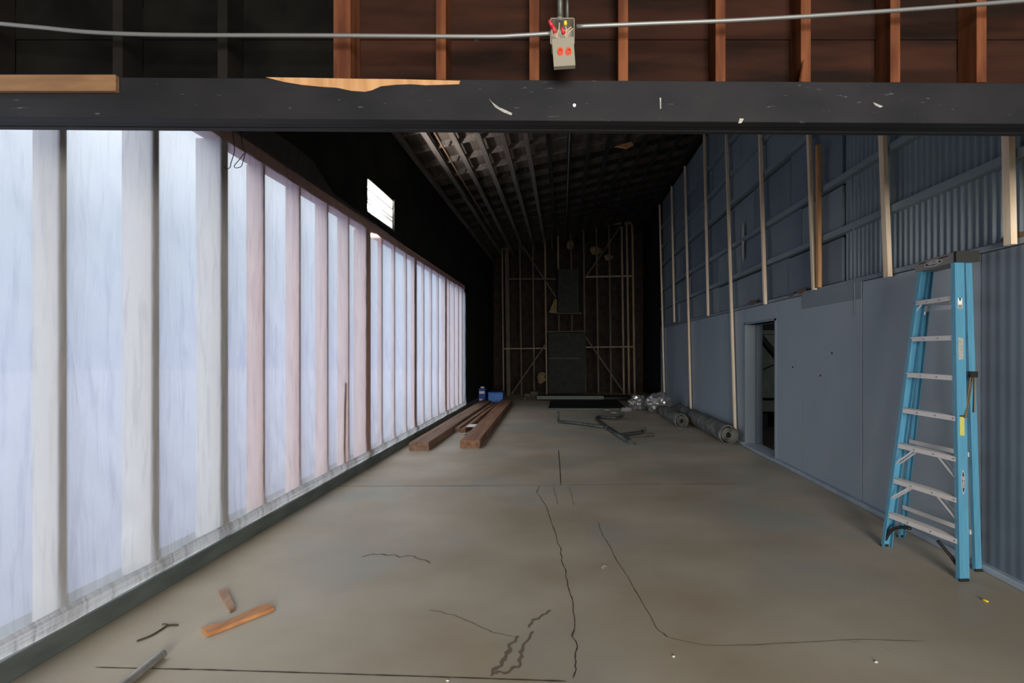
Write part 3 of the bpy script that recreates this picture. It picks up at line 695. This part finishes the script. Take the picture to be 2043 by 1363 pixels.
froll('felt_roll', (2.95, 10.35, 0), (2.95, 11.6, 0), .15, 'grey roll against the wall behind the other two')
e = thing('wrapped_bundle', (2.55, 12.1, 0), 'large shiny bundle in crumpled clear plastic wrap at the far rolls', 'bundle')
MB().blob((2.55, 12.1, .26), .31, (1.15,.9,.88), .35, 2.6, 4, 3).build('plastic_wrap', M['wrap'], e, smooth=True)
MB().blob((2.55, 12.13, .24), .24, (1.1,.9,.9), .2, 2, 3, 8).build('contents', M['rubber'], e, smooth=True)
e = thing('wrapped_bundle', (2.08, 12.7, 0), 'smaller bundle in plastic wrap left of the large shiny one', 'bundle')
MB().blob((2.08, 12.7, .21), .23, (1.05,.9,.95), .35, 2.8, 4, 6).build('plastic_wrap', M['wrap'], e, smooth=True)
MB().blob((2.08, 12.73, .19), .18, (1,.9,.9), .2, 2, 3, 9).build('contents', M['rubber'], e, smooth=True)
o = MB().blob((1.75, 12.45, .05), .10, (1.5,.8,.6), .6, 3, 3, 12).build('crumpled_film', M['sheet_fold'], smooth=True)
tag(o, 'small crumpled scrap of clear film on the floor by the bundles', 'plastic scrap')

# ------------------------------------------------------------ small things on the near floor
def slab(name, pts, h, m, lab, cat):
    b = MB(); f = b.bm.faces.new([b.bm.verts.new(F(x, y, h)) for x, y in pts])
    r = bmesh.ops.extrude_face_region(b.bm, geom=[f])
    for v in [e for e in r['geom'] if isinstance(e, bmesh.types.BMVert)]: v.co.z = 0.0005
    o = b.build(name, M[m]); return tag(o, lab, cat)
slab('wood_board', [(401,1252),(415,1247),(447,1241),(520,1207),(540,1203),(547,1212),(413,1264)], .022, 'board', 'orange-brown broken board lying on the near floor', 'board')
slab('wood_offcut', [(436,1178),(452,1174),(469,1211),(459,1218)], .018, 'board_b', 'small pale brown wood offcut beside the orange board', 'wood offcut')
b = MB(); tw = lambda l: [F(x, y, .006) for x, y in l]
b.tube(smooth_pts(tw([(273,1279),(300,1269),(322,1256),(335,1248),(355,1247)])), .0045, 6).tube(smooth_pts(tw([(338,1248),(330,1245),(323,1246)])), .003, 6)
tag(b.build('twig', M['twig'], smooth=True), 'thin dark forked twig on the floor left of the orange board', 'twig')
a, c = F(322,1306,.024), F(225,1385,.024)
mp_ = thing('steel_pipe', a, 'short grey steel pipe lying at the bottom left edge', 'pipe')
MB().tube([a, a.lerp(c,.5), c], .0235, 16).build('tube', M['pipe'], mp_, smooth=True, ang=40)
dd_ = (a-c).normalized(); MB().tube([a-dd_*.01, a+dd_*.006], .0245, 16).build('rounded_end', M['pipe'], mp_, smooth=True, ang=40)
a, c = F(1960,1196,.006), F(1972,1201,.006)
tag(MB().tube([a, c], [.0075,.005], 8).build('wire_cap', M['yellow'], smooth=True), 'tiny yellow wire cap on the floor right of the ladder foot', 'wire cap')
b = MB(); c = F(1205,1131,.003); b.tube([c+Vector((.017*math.cos(t),.017*math.sin(t),0)) for t in [k*PI/8 for k in range(13)]], .003, 6)
tag(b.build('metal_ring', M['scuff'], smooth=True), 'small open metal ring on the floor between two cracks', 'ring')
for i, (px, py) in enumerate(((893,1359), (1748,1322), (1344,1311))):
    v = F(px, py); o = MB().blob((v.x, v.y, .003), .006, (1.4,1,.6), .4, 3, 2, i).build('paint_chip', M['white'])
    tag(o, 'tiny white paint chip on the near floor, %s of three' % ('leftmost','rightmost','middle')[i], 'paint chip', 'white chips on the near floor')

# cracks, joints and stains of the floor slab
def ribbon(pts, w0, m, name, z=.0012, jit=0.0, n=5, parent=fl):
    q = []
    for (x0, y0), (x1, y1) in zip(pts, pts[1:]):
        a, c = F(x0, y0), F(x1, y1)
        for k in range(n): q.append(a.lerp(c, k/n))
    q.append(F(*pts[-1]))
    b = MB(); L_, R_ = [], []
    for i, p in enumerate(q):
        d_ = (q[min(i+1,len(q)-1)]-q[max(i-1,0)]).normalized(); s = Vector((d_.y,-d_.x,0))
        p = p + s*jit*noise.noise(Vector((i*.37, p.x*3, p.y*2)))*2
        ww = w0*(.55+.9*abs(noise.noise(Vector((i*.6, 3, p.y)))))*(1 if 0 < i < len(q)-1 else .3)
        L_.append(b.bm.verts.new((p.x-s.x*ww, p.y-s.y*ww, z))); R_.append(b.bm.verts.new((p.x+s.x*ww, p.y+s.y*ww, z)))
    for i in range(len(q)-1): b.bm.faces.new([L_[i], R_[i], R_[i+1], L_[i+1]])
    return b.build(name, M[m], parent)
ribbon([(1078,969),(1070,981),(1088,1010),(1104,1050),(1112,1082),(1119,1100),(1120,1118),(1128,1140),(1134,1170),(1141,1200),(1148,1235),(1143,1268),(1151,1290),(1147,1315),(1152,1335),(1146,1355)], .0048, 'crack', 'floor_crack', jit=.008)
ribbon([(1192,1040),(1200,1063),(1213,1084),(1232,1119),(1262,1172),(1290,1217),(1310,1255),(1332,1272)], .0035, 'crack', 'floor_crack', jit=.006)
ribbon([(855,1219),(880,1222),(905,1228),(935,1241),(965,1255),(990,1264),(1025,1270)], .0028, 'stain', 'floor_crack', jit=.006)
ribbon([(1103,970),(1108,990),(1113,1008)], .004, 'stain', 'floor_crack', jit=.006)
ribbon([(1136,970),(1141,990),(1145,1010)], .0035, 'stain', 'floor_crack', jit=.003)
ribbon([(540,970.5),(820,970),(1100,968.5),(1300,966),(1480,965)], .0045, 'crack', 'control_joint', n=12)
ribbon([(1114,897),(1117,930),(1119,968)], .012, 'crack', 'control_joint', n=6)
ribbon([(190,1332),(420,1337),(680,1345),(900,1352),(1130,1360)], .0045, 'crack', 'control_joint', n=14)
ribbon([(1330,1272),(1400,1288),(1500,1288),(1600,1282),(1720,1276),(1850,1280)], .0022, 'stain', 'floor_crack', jit=.004)
ribbon([(1100,1218),(1085,1225),(1070,1236),(1055,1245),(1050,1252)], .010, 'stain', 'floor_stain', jit=.012)
ribbon([(1036,1270),(1022,1282),(1014,1298),(1006,1322),(995,1335),(975,1345)], .014, 'stain', 'floor_stain', jit=.014)
ribbon([(1065,1260),(1052,1277),(1040,1298),(1038,1315),(1036,1333),(1010,1340),(985,1344)], .011, 'stain', 'floor_stain', jit=.012)
ribbon([(720,1112),(745,1104),(770,1108),(800,1112),(830,1108),(860,1125)], .008, 'stain', 'floor_stain', jit=.02)
for pts in ([(1440,954),(1493,952)], [(1672,1275),(1700,1283),(1720,1281)], [(1760,1290),(1800,1312)], [(1650,1180),(1668,1179)], [(1560,1087),(1572,1083)]):
    ribbon(pts, .006, 'scuff', 'floor_scuff', jit=.006)

# ------------------------------------------------------------ ladder
ld = thing('step_ladder', (2.85, 3.6, 0), 'tall blue fibreglass step ladder standing against the navy right wall', 'ladder')
FRb, FRt = Vector((2.83,3.244,0)), Vector((2.862,3.325,2.31))
FLb, FLt = Vector((2.673,3.828,0)), Vector((2.905,3.72,2.31))
RRb, RRt = Vector((3.075,3.39,0)), Vector((2.955,3.34,2.31))
RLb, RLt = Vector((2.955,4.02,0)), Vector((2.985,3.745,2.31))
def rail(b0, b1, side, open_dir, web, fw, name='rail'):
    # C-channel; side = outward across the ladder, v = front-to-back
    u = side.normalized(); ax = (b1-b0).normalized(); v = (ax.cross(u)).normalized()
    if v.x < 0: v = -v          # v points toward the wall
    t = .005
    prof = [(0,0),(-fw,0),(-fw,t),(-t,t),(-t,web-t),(-fw,web-t),(-fw,web),(0,web)]
    b = MB(); b.prism(prof, b0, b1, u, v)
    return b.build(name, M['blue'], ld), u, v
cr_ = ((FRb-FLb).normalized()+(FRt-FLt).normalized()).normalized()
_, u1, v1 = rail(FRb, FRt, cr_, 0, .075, .032)
_, u2, v2 = rail(FLb, FLt, -cr_, 0, .075, .032)
rail(RRb, RRt, cr_, 0, .05, .026); rail(RLb, RLt, -cr_, 0, .05, .026)
for k in range(7):
    z = .285+.293*k; t = z/2.31
    a, c = FLb.lerp(FLt, t), FRb.lerp(FRt, t)
    d_ = (c-a).normalized(); v = Vector((d_.y,-d_.x,0)); v = v if v.x > 0 else -v
    a2, c2 = a+d_*.016, c-d_*.016
    prof = [(0,-.03),(.004,-.03),(.004,0),(.074,0),(.074,-.025),(.078,-.025),(.078,.005),(0,.005)]
    st = MB(); st.prism(prof, a2, c2, v, (0,0,1))
    for q in (.015,.03,.045,.06): st.prism([(q-.002,.005),(q+.002,.005),(q+.002,.008),(q-.002,.008)], a2, c2, v, (0,0,1))
    so = st.build('step', M['alu'], ld)
    for f_ in (.03, .33, .66, .97):
        p = a2.lerp(c2, f_); MB().tube([p-v*.003+Vector((0,0,-.012)), p+v*.001+Vector((0,0,-.012))], .0055, 8).build('rivet', M['steel'], so)
    for (pp, qq) in ((a, 1), (c, -1)):
        if k < 3 or k == 6:
            s0 = (a.lerp(c, .30) if qq == 1 else a.lerp(c, .70)) if k < 6 else (a.lerp(c,.16) if qq == 1 else a.lerp(c,.84))
            dz = -.17 if k < 6 else -.09
            rl = (FLb.lerp(FLt, (z+dz)/2.31) if qq == 1 else FRb.lerp(FRt, (z+dz)/2.31)) + d_*.012*qq
            for off in ((.012, .06) if k < 6 else (.012,)):
                if k == 0: continue
                MB().bar(s0+v*off+Vector((0,0,-.028)), rl+v*off, v, Vector((0,0,1)), .002, .008).build('step_brace', M['alu'], ld)
# rear cross bars
for z in (.285, .87, 1.98):
    t = z/2.31; a, c = RLb.lerp(RLt, t), RRb.lerp(RRt, t); a, c = a.lerp(c, .04), c.lerp(a, .04)
    MB().bar(a, c, (1,0,0), (0,0,1), .006, .017).build('rear_bar', M['alu'], ld)
# black foot braces on the lowest step
a, c = FLb.lerp(FLt, .05), FLb.lerp(FLt, .11)
MB().tube(smooth_pts([FLb+Vector((.03,-.01,.06)), FLb+Vector((.05,-.05,.15)), FLb+Vector((.07,-.13,.21)), FLb+Vector((.08,-.22,.235))]), .014, 8).build('foot_brace', M['capblack'], ld, smooth=True)
MB().tube(smooth_pts([FRb+Vector((.03,.03,.06)), FRb+Vector((.01,.09,.14)), FRb+Vector((-.02,.17,.22))]), .012, 8).build('foot_brace', M['capblack'], ld, smooth=True)
for p, u in ((FRb, u1), (FLb, u2), (RRb, u1), (RLb, u2)):
    MB().bar(p+Vector((.03,0,0)), p+Vector((.03,0,.018)), u, Vector((u.y,-u.x,0)), .006, .035).build('rubber_foot', M['capblack'], ld)
# top cap
tc_ = (FRt-FLt).normalized(); vc = Vector((tc_.y,-tc_.x,0)); vc = vc if vc.x > 0 else -vc
a, c = FLt-tc_*.02-vc*.012, FRt+tc_*.012-vc*.012
b = MB(); b.prism([(0,-.02),(.155,-.02),(.155,.045),(.15,.055),(.006,.055),(0,.05)], a, c, vc, (0,0,1))
cap = b.build('top_cap', M['capgrey'], ld)
e_ = MB().prism([(-.001,-.022),(.156,-.022),(.156,.056),(-.001,.056)], c-tc_*.002, c+tc_*.022, vc, (0,0,1)).build('cap_end', M['capblack'], cap)
def on_child(o, par):
    o.parent = par; o.matrix_parent_inverse = Matrix.Translation(-par.location); return o
for f0, f1 in ((.12,.30), (.64,.86)):
    p, q = a.lerp(c, f0), a.lerp(c, f1)
    o = MB().bar(p-vc*.001+Vector((0,0,.036)), q-vc*.001+Vector((0,0,.036)), vc, (0,0,1), .002, .0035).build('slot', M['capblack']); on_child(o, cap)
def text_mesh(txt, size, m, origin, ux, uz, name):
    cu = bpy.data.curves.new('t', 'FONT'); cu.body = txt; cu.size = size; cu.extrude = .0006; cu.align_x = 'CENTER'; cu.align_y = 'CENTER'
    o = bpy.data.objects.new('t', cu); C.objects.link(o)
    bpy.context.view_layer.update()
    me = bpy.data.meshes.new_from_object(o.evaluated_get(bpy.context.evaluated_depsgraph_get()))
    bpy.data.objects.remove(o)
    n_ = ux.cross(uz)
    for v in me.vertices: v.co = origin+ux*v.co.x+uz*v.co.y+n_*v.co.z
    me.materials.clear(); me.materials.append(m)
    r = bpy.data.objects.new(name, me); C.objects.link(r); return r
def oval(cen, ux, uz, rx, rz, m, name, pointed=1.0, th=.0006):
    b = MB(); n_ = ux.cross(uz); vs = []
    for k in range(32):
        t = 2*PI*k/32; cx = math.cos(t); sx = math.sin(t)
        vs.append(b.bm.verts.new(cen+ux*rx*cx+uz*rz*math.copysign(abs(sx)**pointed, sx)))
    f = b.bm.faces.new(vs); r = bmesh.ops.extrude_face_region(b.bm, geom=[f])
    for v in [e for e in r['geom'] if isinstance(e, bmesh.types.BMVert)]: v.co += n_*th
    return b.build(name, m)
mid = a.lerp(c, .5)+Vector((0,0,.012))-vc*.0012
ux = tc_.copy()
cen = mid
on_child(oval(cen, ux, Vector((0,0,1)), .105, .021, M['white'], 'logo_plate', 1.4), cap)
on_child(oval(cen-vc*.0008, ux, Vector((0,0,1)), .094, .016, M['ink'], 'logo_field', 1.4), cap)
on_child(text_mesh('WERNER', .030, M['white'], cen-vc*.0022, ux, Vector((0,0,1)), 'logo_lettering'), cap)
# stickers on the outer web of the near front rail
web_n = u1
def on_web(z, h, wd, m, name, off=.036):
    p = FRb.lerp(FRt, z/2.31)+v1*off+u1*.0008; ax = (FRt-FRb).normalized()
    return MB().bar(p-ax*h/2, p+ax*h/2, u1, v1, .0006, wd/2).build(name, M[m], ld)
on_web(1.99, .075, .034, 'white', 'warning_label'); on_web(1.965, .03, .03, 'label_grey', 'warning_print', .036)
on_web(2.02, .02, .014, 'ink', 'warning_symbol', .036).location.z += 0
on_web(1.66, .16, .040, 'label_grey', 'instruction_label')
on_web(1.10, .135, .036, 'label_yellow', 'yellow_label'); on_web(1.172, .012, .036, 'ink', 'yellow_label_header')
ax = (FRt-FRb).normalized(); p = FRb.lerp(FRt, .70/2.31)+v1*.037+u1*.001
oval(p, ax, -v1 if (ax.cross(-v1)).dot(u1) > 0 else v1, .085, .014, M['white'], 'rail_logo', 1.4).parent = ld
bpy.data.objects['rail_logo'].matrix_parent_inverse = Matrix.Translation(-ld.location)
uz_ = -v1 if (ax.cross(-v1)).dot(u1) > 0 else v1
o = oval(p+u1*.0006, ax, uz_, .078, .0115, M['ink'], 'rail_logo_field', 1.4); on_child(o, ld)
o = text_mesh('WERNER', .021, M['white'], p+u1*.0022, ax, uz_, 'rail_lettering'); on_child(o, ld)
# rivets on rail flange
for k in range(14):
    z = .12+.15*k
    p = FRb.lerp(FRt, z/2.31)-u1*.016; MB().tube([p-v1*.002, p+v1*.001], .0045, 8).build('rivet', M['steel'], ld)
# spreader: black hinge and thin brass bars
t1 = 1.47/2.31
hp = RRb.lerp(RRt, t1)+u1*.009
MB().bar(hp+v1*.02+Vector((0,0,-.022)), hp+v1*.02+Vector((0,0,.022)), u1, v1, .010, .030).build('spreader_hinge', M['capblack'], ld)
q = FRb.lerp(FRt, 1.16/2.31)+v1*.05+u1*.008
MB().tube([hp+Vector((0,0,-.01)), q], .006, 8).build('spreader_bar', M['brass'], ld)
MB().tube([q+Vector((.01,0,.005)), hp+v1*.02+Vector((0,0,-.02))], .005, 8).build('spreader_bar', M['brass'], ld)
MB().tube([hp+v1*.035+Vector((0,0,-.01)), hp+v1*.035+Vector((-.004,0,-.28))], .005, 8).build('spreader_bar', M['brass'], ld)
MB().tube(smooth_pts([RLb.lerp(RLt,.84)+Vector((0,-.03,0)), RLb.lerp(RLt,.865)+Vector((0,-.08,.02)), RRb.lerp(RRt,.868)+Vector((0,.03,0))]), .012, 8).build('rear_handle', M['alu'], ld, smooth=True)
